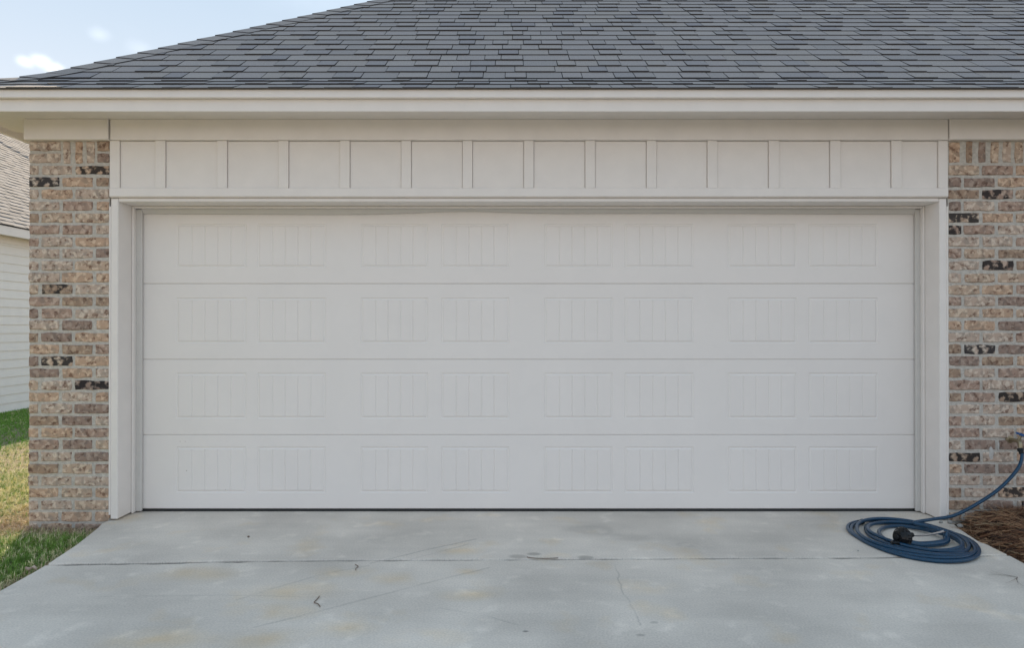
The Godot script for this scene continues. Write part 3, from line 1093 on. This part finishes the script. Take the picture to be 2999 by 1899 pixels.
func grounds() -> void:
	var xs := [-400.0, -120.0, -50.0, -28.0, -20.0]
	var v := -16.0
	while v <= 8.0:
		xs.append(v)
		v += 0.5
	xs.append_array([12.0, 20.0, 50.0, 120.0, 400.0])
	var zs := [-400.0, -120.0, -50.0, -30.0]
	v = -22.0
	while v <= 12.0:
		zs.append(v)
		v += 0.5
	zs.append_array([20.0, 50.0, 120.0, 400.0])
	var st := mb()
	st.set_smooth_group(1)
	for i in xs.size() - 1:
		for j in zs.size() - 1:
			var P := []
			for e in [[0, 1], [1, 1], [1, 0], [0, 0]]:
				var x: float = xs[i + e[0]]
				var z: float = zs[j + e[1]]
				P.append(Vector3(x, ground_y(x, z), z))
			quad(st, P[0], P[1], P[2], P[3])
	var g := part("ground", st, M.lawn_soil)
	struct(g)
	# street behind the camera
	var rs := mb()
	box(rs, Vector3(-120, -0.2, 10.4), Vector3(120, -0.042, 17.0), 0.0)
	struct(part("road", rs, M.asphalt))
	# concrete: apron in front of the door, then the drive
	var joint := [Vector2(-2.566, 0.846), Vector2(-1.947, 0.819), Vector2(-1.673, 0.798), Vector2(-0.965, 0.777), Vector2(-0.01, 0.764), Vector2(1.196, 0.742), Vector2(1.923, 0.735), Vector2(2.852, 0.690)]
	var fine := []
	for i in joint.size() - 1:
		var a: Vector2 = joint[i]
		var b: Vector2 = joint[i + 1]
		var n := int(a.distance_to(b) / 0.03)
		for k in n:
			fine.append(a.lerp(b, float(k) / n))
	fine.append(joint[joint.size() - 1])
	var edge_a := []
	var edge_b := []
	for q in fine:
		var n1 := flip_noise.get_noise_2d(q.x * 800.0, 3.0) * 0.006 + flip_noise.get_noise_2d(q.x * 2600.0, 9.0) * 0.004
		var n2 := flip_noise.get_noise_2d(q.x * 800.0, 90.0) * 0.004
		var open := 0.009 + 0.009 * clampf(0.5 + 1.8 * flip_noise.get_noise_2d(q.x * 420.0, 44.0), 0.0, 1.0) + 0.003 * clampf(-q.x - 0.8, 0.0, 1.0)
		edge_a.append(Vector2(q.x, q.y - open + n1))
		edge_b.append(Vector2(q.x, q.y + open * 0.8 + n2))
	var ap := [Vector2(2.852, 0.66), Vector2(2.861, 0.502), Vector2(2.85, 0.44), Vector2(2.90, 0.2), Vector2(2.953, 0.0), Vector2(2.953, -0.5), Vector2(-2.73, -0.5), Vector2(-2.73, 0.07), Vector2(-2.70, 0.16), Vector2(-2.62, 0.50), Vector2(-2.57, 0.82)]
	slab("apron", edge_a + ap, "")
	var dr := [Vector2(2.838, 0.832), Vector2(2.83, 1.6), Vector2(2.82, 3.0), Vector2(2.9, 8.5), Vector2(3.6, 10.39), Vector2(-3.3, 10.39), Vector2(-2.6, 8.5), Vector2(-2.55, 3.0), Vector2(-2.553, 1.8), Vector2(-2.543, 1.22), Vector2(-2.556, 0.95)]
	var eb := edge_b.duplicate()
	eb.reverse()
	dr.reverse()
	slab("driveway", eb + dr, "")
	# soil under the joint and along the foot of the house
	var js := mb()
	box(js, Vector3(-2.56, -0.2, 0.6), Vector3(2.84, -0.012, 0.9), 0.0)
	struct(part("joint_soil", js, M.joint_dirt))


func slab(called: String, poly: Array, _label: String) -> void:
	var pts := PackedVector2Array(poly)
	if not Geometry2D.is_polygon_clockwise(pts):
		pts.reverse()
	var idx := Geometry2D.triangulate_polygon(pts)
	var inset := Geometry2D.offset_polygon(pts, -0.005, Geometry2D.JOIN_MITER)
	var st := mb()
	var U := func(v: Vector3) -> void:
		st.set_uv(Vector2((v.x + 3.1) / 6.2, (v.z + 0.4) / 2.8))
		st.add_vertex(v)
	var top: PackedVector2Array = inset[0]
	var ti := Geometry2D.triangulate_polygon(top)
	for i in range(0, ti.size(), 3):
		var a := Vector3(top[ti[i]].x, 0.0, top[ti[i]].y)
		var b := Vector3(top[ti[i + 1]].x, 0.0, top[ti[i + 1]].y)
		var c := Vector3(top[ti[i + 2]].x, 0.0, top[ti[i + 2]].y)
		if (b - a).cross(c - a).y > 0.0:
			U.call(a)
			U.call(c)
			U.call(b)
		else:
			U.call(a)
			U.call(b)
			U.call(c)
	# a worn edge and the side down into the soil
	var n := top.size()
	var flip := Geometry2D.is_polygon_clockwise(top)
	for i in n:
		var p: Vector2 = top[i]
		var q: Vector2 = top[(i + 1) % n]
		var e := (q - p).normalized()
		var w := Vector2(e.y, -e.x) * (-1.0 if flip else 1.0)
		var A := Vector3(p.x, 0, p.y)
		var B := Vector3(q.x, 0, q.y)
		var C := Vector3(q.x + w.x * 0.005, -0.006, q.y + w.y * 0.005)
		var D := Vector3(p.x + w.x * 0.005, -0.006, p.y + w.y * 0.005)
		var E := D + Vector3(0, -0.12, 0)
		var F := C + Vector3(0, -0.12, 0)
		for t in [[A, B, C], [A, C, D], [D, C, F], [D, F, E]]:
			var t0: Vector3 = t[0]
			var nn: Vector3 = (t[1] - t0).cross(t[2] - t0)
			if nn.dot(Vector3(w.x, 0.3, w.y)) > 0.0:
				U.call(t[0])
				U.call(t[2])
				U.call(t[1])
			else:
				U.call(t[0])
				U.call(t[1])
				U.call(t[2])
	struct(part(called, st, M.concrete))


# ---------------------------------------------------------------- plants
func grass_tuft(seed_: int) -> ArrayMesh:
	var r := RandomNumberGenerator.new()
	r.seed = seed_
	var st := mb()
	for k in 6:
		var a := r.randf() * TAU
		var dir := Vector3(cos(a), 0, sin(a))
		var side := Vector3(-dir.z, 0, dir.x) * r.randf_range(0.0012, 0.0022)
		var b := Vector3(r.randf_range(-0.012, 0.012), 0, r.randf_range(-0.012, 0.012))
		var hgt := r.randf_range(0.6, 1.15)
		var lean := r.randf_range(0.15, 1.1)
		var m := b + Vector3(0, hgt * 0.60, 0) * 0.05 + dir * lean * 0.018
		var t := b + Vector3(0, hgt * (1.0 - 0.35 * lean), 0) * 0.05 + dir * lean * 0.052
		quad(st, b - side, b + side, m + side * 0.8, m - side * 0.8)
		tri(st, m - side * 0.8, m + side * 0.8, t)
	st.generate_normals()
	return st.commit()


func scatter(called: String, mesh: Mesh, xf: Array, cols: Array, material: Material) -> void:
	var mm := MultiMesh.new()
	mm.transform_format = MultiMesh.TRANSFORM_3D
	mm.use_colors = true
	mm.mesh = mesh
	mm.instance_count = xf.size()
	for i in xf.size():
		mm.set_instance_transform(i, xf[i])
		mm.set_instance_color(i, cols[i])
	var o := MultiMeshInstance3D.new()
	o.multimesh = mm
	o.material_override = material
	o.name = called
	o.set_meta("kind", "stuff")
	add_child(o, true)


func lawn() -> void:
	for s in 2:
		var xf := []
		var cols := []
		var spots := []
		# thick by the drive and the pier, thinner far off
		for i in 9000:
			spots.append([rng.randf_range(-4.6, -2.545), rng.randf_range(-0.1, 2.2), 1.0])
		for i in 5200:
			spots.append([rng.randf_range(-4.7, -3.28), rng.randf_range(-3.2, 0.0), 0.9])
		for i in 7000:
			spots.append([rng.randf_range(-5.6, -2.56), rng.randf_range(2.2, 6.0), 1.0])
		for i in 14000:
			spots.append([rng.randf_range(-9.2, -4.4), rng.randf_range(-8.0, 2.0), 0.9])
		for i in 9000:
			spots.append([rng.randf_range(-8.72, -6.0), rng.randf_range(-14.0, -5.0), 0.9])
		for q in spots:
			var x: float = q[0]
			var z: float = q[1]
			if x > -2.735 and z < 0.12:
				continue
			if x > -2.60 + 0.0 and z < 0.95 and x > -2.735 + 0.2 * z:
				continue
			if x > WALL_X - 0.02 and z < 0.02:
				continue
			if x < -8.7 and z < -3.7:
				continue
			# bare, strawy strip along the foot of the house
			var near_house := 0.0
			if x > -3.8 and z < 1.3:
				near_house = clampf(1.0 - absf(x + 3.42) / 0.34, 0.0, 1.0) * clampf((0.85 - z) / 0.4, 0.0, 1.0)
				if z > -0.02:
					near_house = maxf(near_house, clampf(1.25 - z / 0.26, 0.0, 1.0))
			var n := 0.5 + 0.5 * flip_noise.get_noise_2d(x * 130.0, z * 130.0)
			var n2 := 0.5 + 0.5 * flip_noise.get_noise_2d(x * 500.0 + 99.0, z * 500.0)
			if z > 0.1 and z < 2.2:
				near_house = maxf(near_house, 0.8 * clampf((x + 2.70) / 0.12, 0.0, 1.0))
			if rng.randf() < near_house * 0.55:
				continue
			var dry := clampf(0.18 + 0.55 * (n2 - 0.4) + 0.8 * near_house, 0.0, 1.0)
			if x < -3.5:
				dry = clampf(dry + 0.42, 0.0, 1.0)
			if x < -5.7:
				dry = clampf(dry - 0.45, 0.0, 1.0)
			if x < -5.9:
				dry *= 0.3
			var green := Color(0.10, 0.24, 0.03).lerp(Color(0.23, 0.33, 0.06), n)
			if x < -5.9:
				green = Color(0.12, 0.31, 0.03).lerp(Color(0.20, 0.36, 0.05), n)
			var straw := Color(0.70, 0.64, 0.38).lerp(Color(0.46, 0.33, 0.24), near_house)
			var c := straw if rng.randf() < dry else green
			c = c * rng.randf_range(0.75, 1.2)
			c.a = 1.0
			var sc := rng.randf_range(0.65, 1.25) * (0.85 if near_house > 0.4 else 1.0)
			var lie := rng.randf_range(0.7, 1.2) if near_house > 0.4 else 0.0
			if x < -3.6:
				sc *= 0.8
			var b := Basis(Vector3.UP, rng.randf() * TAU)
			if lie > 0.0:
				b = b * Basis(Vector3.RIGHT, lie)
			b = b.scaled(Vector3(sc * 1.15, sc, sc * 1.15))
			xf.append(Transform3D(b, Vector3(x, ground_y(x, z) - 0.004 + (0.012 * rng.randf() if lie > 0.0 else 0.0), z)))
			cols.append(c)
		scatter("grass" if s == 0 else "grass_001", grass_tuft(70 + s), xf, cols, M.grass)


func needle(seed_: int) -> ArrayMesh:
	# three long pine needles in one bundle
	var r := RandomNumberGenerator.new()
	r.seed = seed_
	var st := mb()
	for k in 3:
		var len_ := r.randf_range(0.16, 0.24)
		var bend := r.randf_range(-0.9, 0.9)
		var lift := r.randf_range(0.1, 0.5)
		var yaw := r.randf_range(-0.16, 0.16)
		var p := Vector3.ZERO
		var pts := [p]
		for i in 6:
			var t := i / 6.0
			var a := yaw + bend * t
			p += Vector3(cos(a), lift * (0.5 - t), sin(a)) * len_ / 6.0
			pts.append(p)
		var rad := []
		for i in 7:
			rad.append(lerpf(0.0017, 0.0008, i / 6.0))
		tube(st, pts, rad, 3, false)
	st.generate_normals()
	return st.commit()


func bed_height(x: float, z: float) -> float:
	# mounded against the wall, thinning out over the edge of the concrete
	var edge := 2.86 + 0.10 * clampf(0.3 - z, -0.1, 0.3)
	var t := clampf((x - edge) / 0.30, 0.0, 1.0)
	var w := clampf(1.0 - maxf(z - 0.25, 0.0) / 1.3, 0.25, 1.0)
	return -0.05 + 0.10 * t * w + 0.02 * flip_noise.get_noise_2d(x * 300.0, z * 300.0) * t


func pine_bed() -> void:
	var st := mb()
	st.set_smooth_group(1)
	var n := 44
	for i in n:
		for j in n:
			var P := []
			for e in [[0, 1], [1, 1], [1, 0], [0, 0]]:
				var x := lerpf(2.83, 4.6, float(i + e[0]) / n)
				var z := lerpf(0.0, 2.6, float(j + e[1]) / n)
				P.append(Vector3(x, bed_height(x, z) - 0.006, z))
			quad(st, P[0], P[1], P[2], P[3])
	struct(part("bed_soil", st, M.soil))
	for s in 3:
		var xf := []
		var cols := []
		for i in 3800:
			var x := rng.randf_range(2.84, 4.5)
			var z := rng.randf_range(0.0, 2.3)
			var t := clampf((x - 2.86) / 0.15, 0.0, 1.0)
			if rng.randf() > 0.25 + 0.75 * t:
				continue
			if z < 0.16 and x < 3.05:
				continue
			var a := rng.randf() * TAU
			if rng.randf() < 0.5:
				a = rng.randf_range(-0.6, 0.5) + (PI if rng.randf() < 0.5 else 0.0)
			var b := Basis(Vector3.UP, a) * Basis(Vector3.BACK, rng.randf_range(-0.28, 0.28)) * Basis(Vector3.RIGHT, rng.randf_range(-0.8, 0.8))
			# keep the needle's middle over its spot and out of the wall
			var ctr := b * Vector3(0.1, 0, 0)
			var at := Vector3(x, bed_height(x, z) + rng.randf_range(-0.004, 0.035) * (0.3 + 0.7 * t), z) - ctr * Vector3(1, 0.3, 1)
			if at.z < 0.012 or (at + b * Vector3(0.2, 0, 0)).z < 0.012:
				continue
			xf.append(Transform3D(b, at))
			var k := rng.randf()
			var c := Color(0.27, 0.115, 0.052).lerp(Color(0.66, 0.42, 0.24), k * k)
			if rng.randf() < 0.34:
				c = Color(0.065, 0.028, 0.016)
			elif rng.randf() < 0.06:
				c = Color(0.45, 0.33, 0.20)
			c = c * rng.randf_range(0.75, 1.15)
			c.a = 1.0
			cols.append(c)
		# a tuft standing up against the wall, and strays on the concrete
		for i in 16:
			var b := Basis(Vector3.UP, rng.randf() * TAU) * Basis(Vector3.BACK, rng.randf_range(0.8, 1.45))
			b = b.scaled(Vector3.ONE * 0.5)
			xf.append(Transform3D(b, Vector3(3.27 + rng.randf_range(-0.03, 0.03), 0.045, 0.10 + rng.randf_range(-0.02, 0.03))))
			cols.append(Color(0.26, 0.14, 0.08))
		for q in [[2.64, 1.04], [2.75, 0.38]]:
			if rng.randf() < 0.5:
				var b := Basis(Vector3.UP, rng.randf() * TAU)
				xf.append(Transform3D(b.scaled(Vector3(0.7, 0.2, 0.7)), Vector3(q[0], 0.004, q[1])))
				cols.append(Color(0.12, 0.085, 0.06))
		scatter("pine_straw" if s == 0 else "pine_straw_%03d" % s, needle(90 + s), xf, cols, M.pine_straw)


# ---------------------------------------------------------------- hose, tap, nozzle
func hose() -> void:
	var o := base("garden_hose", Vector3(2.42, 0.0, 0.43))
	var nudge := 0.018
	tag(o, "blue garden hose coiled on the concrete and running up to the tap", "hose")
	var off := -o.position
	var R := 0.0108
	# [left x, right x, front z, back z], outermost loop first
	var loops := [[2.105, 2.752, 0.822, 0.040], [2.137, 2.745, 0.792, 0.078], [2.180, 2.722, 0.762, 0.100], [2.216, 2.700, 0.722, 0.140], [2.245, 2.662, 0.690, 0.185], [2.280, 2.630, 0.672, 0.225], [2.290, 2.62, 0.66, 0.24]]
	var pts := [Vector3(3.357, 0.500, 0.100), Vector3(3.352, 0.452, 0.122), Vector3(3.30, 0.372, 0.145), Vector3(3.166, 0.254, 0.168), Vector3(3.0, 0.152, 0.180), Vector3(2.86, 0.085, 0.182), Vector3(2.735, 0.066, 0.190)]
	var N := 22
	var heights := [0.0125, 0.033, 0.0125, 0.033, 0.016, 0.036, 0.036]
	var turns := 6
	for i in range(4, turns * N + 1):
		var k := float(i) / N       # which loop, counted from the inside
		var f := turns - 1 - k + 0.0
		f = clampf(f, 0.0, 5.0)
		var l0: Array = loops[int(floor(f))]
		var l1: Array = loops[mini(int(floor(f)) + 1, 6)]
		var fr: float = f - floor(f)
		var th := -0.95 + TAU * float(i - 4) / N
		var L := lerpf(l0[0], l1[0], fr)
		var Rt := lerpf(l0[1], l1[1], fr)
		var F := lerpf(l0[2], l1[2], fr)
		var B := lerpf(l0[3], l1[3], fr)
		var cx := (L + Rt) / 2.0
		var cz := (F + B) / 2.0
		var x := cx + (Rt - L) / 2.0 * cos(th)
		var z := cz + (F - B) / 2.0 * sin(th)
		x += 0.017 * sin(th * 1.3 + k * 2.1) + 0.004 * sin(th * 4.1 + k)
		z += 0.014 * sin(th * 1.9 + k * 1.3) + 0.004 * sin(th * 3.7)
		var y: float = lerpf(heights[int(floor(f))], heights[mini(int(floor(f)) + 1, 6)], fr)
		y += 0.004 * sin(th * 2.0 + k)
		if i < 10:
			y = lerpf(0.060, y, (i - 4) / 6.0)
		pts.append(Vector3(x + nudge, maxf(y, R + 0.001), z))
	var moved := []
	for q in pts:
		moved.append(q + off)
	var sp := spline(moved, 4)
	var st := mb()
	tube(st, sp, R, 10)
	part("hose_tube", st, M.hose_blue, o)
	# the free end with its dark coupling stands a little proud of the coil
	var e: Vector3 = sp[sp.size() - 1]
	var ed: Vector3 = (e - sp[sp.size() - 4]).normalized()
	var cs := mb()
	lathe(cs, e - ed * 0.012, ed, [[0.0, 0.0], [0.0, 0.0145], [0.028, 0.0155], [0.030, 0.0175], [0.048, 0.0175], [0.050, 0.013], [0.050, 0.0]], 14)
	part("hose_coupling", cs, M.nozzle_black, o)
	var cs2 := mb()
	var a: Vector3 = sp[0]
	var ad: Vector3 = (sp[0] - sp[3]).normalized()
	lathe(cs2, a - ad * 0.03, ad, [[0.0, 0.0], [0.0, 0.0145], [0.018, 0.0150], [0.020, 0.0185], [0.036, 0.0185], [0.038, 0.012], [0.038, 0.0]], 14)
	part("hose_coupling", cs2, M.nozzle_black, o)


func tap() -> void:
	var o := base("outdoor_tap", Vector3(3.36, 0.55, 0.0))
	tag(o, "brass outdoor tap with blue wire handwheel on the brick wall", "tap")
	var st := mb()
	tube(st, [Vector3(0, 0, -0.02), Vector3(0, 0.002, 0.05), Vector3(0, 0.0, 0.085)], 0.012, 12)
	tube(st, spline([Vector3(0, 0.0, 0.07), Vector3(0, -0.008, 0.092), Vector3(-0.002, -0.040, 0.098)], 4), 0.0125, 12)
	lathe(st, Vector3(0.008, 0.0, 0.068), Vector3(0.22, 1, 0.25), [[0.0, 0.0], [0.0, 0.014], [0.014, 0.014], [0.016, 0.009], [0.040, 0.008], [0.040, 0.0]], 14)
	part("tap_body", st, M.brass, o)
	var fl := mb()
	lathe(fl, Vector3(0, 0, -0.004), Vector3(0, 0, 1), [[0.0, 0.0], [0.0, 0.028], [0.010, 0.026], [0.013, 0.012], [0.013, 0.0]], 18)
	part("wall_flange", fl, M.brass, o)
	var wh := mb()
	var c := Vector3(0.018, 0.042, 0.079)
	var ax := Vector3(0.22, 1, 0.25).normalized()
	var u := ax.cross(Vector3(0, 0, 1)).normalized()
	var w := ax.cross(u)
	var ring := []
	for i in 37:
		var a := TAU * i / 36
		ring.append(c + (u * cos(a) + w * sin(a)) * (0.030 + 0.003 * cos(a * 6.0)) + ax * 0.004)
	tube(wh, ring, 0.0032, 7, false)
	for i in 6:
		var a := TAU * i / 6
		tube(wh, [c + ax * 0.0, c + (u * cos(a) + w * sin(a)) * 0.0325 + ax * 0.004], 0.003, 6)
	lathe(wh, c - ax * 0.004, ax, [[0.0, 0.0], [0.0, 0.009], [0.010, 0.009], [0.012, 0.0]], 10)
	part("handwheel", wh, M.wheel_blue, o)


func nozzle() -> void:
	var o := base("hose_nozzle", Vector3(2.295, 0.0, 0.55))
	o.scale = Vector3.ONE * 1.15
	tag(o, "black spray nozzle with blue grip lying inside the hose coil", "nozzle")
	# head: a fat dial, its face towards the lawn side
	var st := mb()
	var ax := Vector3(-1.0, 0.10, 0.22).normalized()
	var c := Vector3(0.022, 0.052, 0.0)
	lathe(st, c, ax, [[-0.045, 0.0], [-0.045, 0.012], [-0.028, 0.016], [-0.020, 0.044], [-0.010, 0.050], [0.010, 0.050], [0.018, 0.046], [0.022, 0.038], [0.030, 0.030], [0.034, 0.030], [0.034, 0.018], [0.044, 0.016], [0.044, 0.0]], 28)
	for i in 14:
		var a := TAU * i / 14
		var n := ax.cross(Vector3.UP).normalized()
		var b := ax.cross(n)
		var q := c + (n * cos(a) + b * sin(a)) * 0.0495
		tube(st, [q - ax * 0.010, q + ax * 0.010], 0.004, 6)
	part("spray_head", st, M.nozzle_black, o)
	# spout tab on the face
	var sp := mb()
	box(sp, Vector3(-0.052, 0.022, 0.012), Vector3(-0.012, 0.040, 0.040), 0.004)
	part("dial_stop", sp, M.nozzle_black, o)
	var kn := mb()
	lathe(kn, Vector3(0.072, 0.060, -0.012), Vector3(1, 0.1, 0), [[-0.014, 0.0], [-0.012, 0.011], [0.0, 0.015], [0.012, 0.011], [0.014, 0.0]], 14)
	part("pivot_knob", kn, M.nozzle_black, o)
	# grip along the ground, bent up at its end to meet the lever
	var gr := mb()
	var path := spline([Vector3(0.045, 0.030, 0.020), Vector3(0.10, 0.021, 0.022), Vector3(0.20, 0.020, 0.002), Vector3(0.265, 0.022, -0.030), Vector3(0.296, 0.030, -0.075)], 6)
	tube(gr, path, 0.0165, 12)
	part("grip", gr, M.hose_blue, o)
	var lv := mb()
	var lp := spline([Vector3(0.080, 0.058, -0.014), Vector3(0.14, 0.056, -0.022), Vector3(0.22, 0.060, -0.044), Vector3(0.290, 0.064, -0.075)], 5)
	for i in lp.size() - 1:
		var p: Vector3 = lp[i]
		var q: Vector3 = lp[i + 1]
		var s := Vector3(0.1, 0, 1).normalized() * lerpf(0.005, 0.011, float(i) / lp.size())
		var s2 := Vector3(0.1, 0, 1).normalized() * lerpf(0.005, 0.011, float(i + 1) / lp.size())
		var dn := Vector3(0, -0.004, 0)
		quad_out(lv, p - s, p + s, q + s2, q - s2, p + dn)
		quad_out(lv, p - s + dn, p + s + dn, q + s2 + dn, q - s2 + dn, p)
		quad_out(lv, p + s, q + s2, q + s2 + dn, p + s + dn, p)
		quad_out(lv, p - s, q - s2, q - s2 + dn, p - s + dn, p)
	part("lever", lv, M.chrome, o)
	var br := mb()
	tube(br, [Vector3(0.285, 0.034, -0.062), Vector3(0.292, 0.064, -0.075)], 0.010, 10)
	part("lever_hinge", br, M.hose_blue, o)


func litter() -> void:
	var T := [
		["bent dark twig on the open drive below the tyre marks", [[-0.934, 1.294], [-0.936, 1.335], [-0.937, 1.371], [-0.916, 1.385], [-0.895, 1.419]], 0.0024],
		["short hooked twig just in front of the concrete joint", [[-0.862, 0.853], [-0.838, 0.885], [-0.844, 0.915], [-0.838, 0.940]], 0.0022],
		["thin dark twig lying along the concrete joint mid drive", [[0.085, 0.735], [0.12, 0.753], [0.19, 0.760], [0.26, 0.752]], 0.0026],
	]
	for t in T:
		var p := []
		for q in t[1]:
			p.append(Vector3(q[0], t[2] + 0.001 + 0.002 * rng.randf(), q[1]))
		var c: Vector3 = p[0]
		for i in p.size():
			p[i] = p[i] - c
		var st := mb()
		tube(st, spline(p, 4), t[2], 6)
		var o := part("twig", st, M.twig, self, c)
		tag(o, t[0], "twig", "twigs on the drive")
	# curled leaf by the corner of the joint
	var lf := mb()
	var g := []
	for i in 5:
		var row := []
		for j in 7:
			var u := (j / 6.0 - 0.5)
			var w := (i / 4.0 - 0.5) * 2.0
			var wid := 0.017 * sqrt(maxf(0.0, 1.0 - 4.0 * u * u * 0.98))
			row.append(Vector3(u * 0.052, 0.004 + 0.012 * w * w + 0.006 * sin(u * 9.0), w * wid))
		g.append(row)
	for i in 4:
		for j in 6:
			quad(lf, g[i + 1][j], g[i + 1][j + 1], g[i][j + 1], g[i][j])
	var leaf := part("leaf", lf, M.dry_leaf, self, Vector3(-2.60, -0.006, 0.915))
	leaf.rotation.y = 0.3
	tag(leaf, "curled dry tan leaf at the grass edge of the drive", "leaf")
	var P := [["pale round pebble at the foot of the jamb behind the hose", Vector3(2.913, 0.0, 0.066), 0.017], ["grey flat pebble between the hose coil and the pine straw", Vector3(2.925, -0.002, 0.150), 0.019], ["small pale pebble nearest the jamb by the pine straw", Vector3(2.860, 0.0, 0.052), 0.012],
		["tiny stone chip on the bare concrete left of the hose", Vector3(2.02, 0.0, 0.62), 0.005], ["speck of dark grit on the apron near the door", Vector3(-1.64, 0.0, 0.36), 0.008]]
	for q in P:
		var st := mb()
		st.set_smooth_group(1)
		var r: float = q[2]
		var rings := []
		for i in 7:
			var la := -PI / 2 + PI * i / 6
			var ring := []
			for j in 10:
				var a := TAU * j / 10
				var d := Vector3(cos(a) * cos(la), sin(la) * 0.7, sin(a) * cos(la))
				ring.append(d * r * (1.0 + 0.25 * flip_noise.get_noise_3dv(d * 60.0 + q[1] * 500.0)) + Vector3(0, r * 0.6, 0))
			rings.append(ring)
		for i in 6:
			for j in 10:
				quad_out(st, rings[i][j], rings[i][(j + 1) % 10], rings[i + 1][(j + 1) % 10], rings[i + 1][j], Vector3(0, r * 0.6, 0))
		var o := part("pebble", st, M.twig if r < 0.01 and q[1].x < 0.0 else M.pebble, self, q[1])
		tag(o, q[0], "pebble", "pebbles on the concrete")


func _ready() -> void:
	rng.seed = 20240
	# camera
	var cam := Camera3D.new()
	cam.name = "camera"
	cam.position = Vector3(0, EYE_H, EYE_D)
	cam.rotation_degrees = Vector3(0.2, 0, 0)
	cam.fov = 50.96
	cam.near = 0.05
	cam.far = 1500.0
	add_child(cam)
	cam.current = true
	# sky and exposure
	var env := Environment.new()
	env.background_mode = Environment.BG_SKY
	var sm := ProceduralSkyMaterial.new()
	sm.sky_top_color = Color(0.60, 0.683, 0.76)
	sm.sky_horizon_color = Color(1.0, 0.955, 0.925)
	sm.sky_curve = 0.14
	sm.ground_bottom_color = Color(0.35, 0.36, 0.3)
	sm.ground_horizon_color = Color(0.6, 0.63, 0.62)
	sm.sun_angle_max = 16.0
	sm.sun_curve = 0.06
	sm.sky_energy_multiplier = 1.0
	sm.sky_cover = cloud_cover()
	sm.sky_cover_modulate = Color(1, 1, 1, 0.7)
	var sky := Sky.new()
	sky.sky_material = sm
	env.sky = sky
	env.tonemap_mode = Environment.TONE_MAPPER_LINEAR
	env.tonemap_exposure = 1.62
	env.sdfgi_enabled = true
	env.ssao_enabled = true
	env.ssil_enabled = true
	var we := WorldEnvironment.new()
	we.name = "surroundings"
	we.environment = env
	add_child(we)
	# sun: behind the house and to the left, low
	var sun := DirectionalLight3D.new()
	sun.name = "sun"
	sun.light_energy = 1.6
	sun.light_color = Color(1.0, 0.90, 0.77)
	sun.light_angular_distance = 0.5
	sun.shadow_enabled = true
	var to_sun := Vector3(-0.43, 0.555, -0.90).normalized()
	add_child(sun)
	sun.look_at_from_position(Vector3.ZERO, -to_sun, Vector3.UP)

	make_materials()
	grounds()
	garage()
	neighbour()
	lawn()
	pine_bed()
	tap()
	hose()
	nozzle()
	litter()
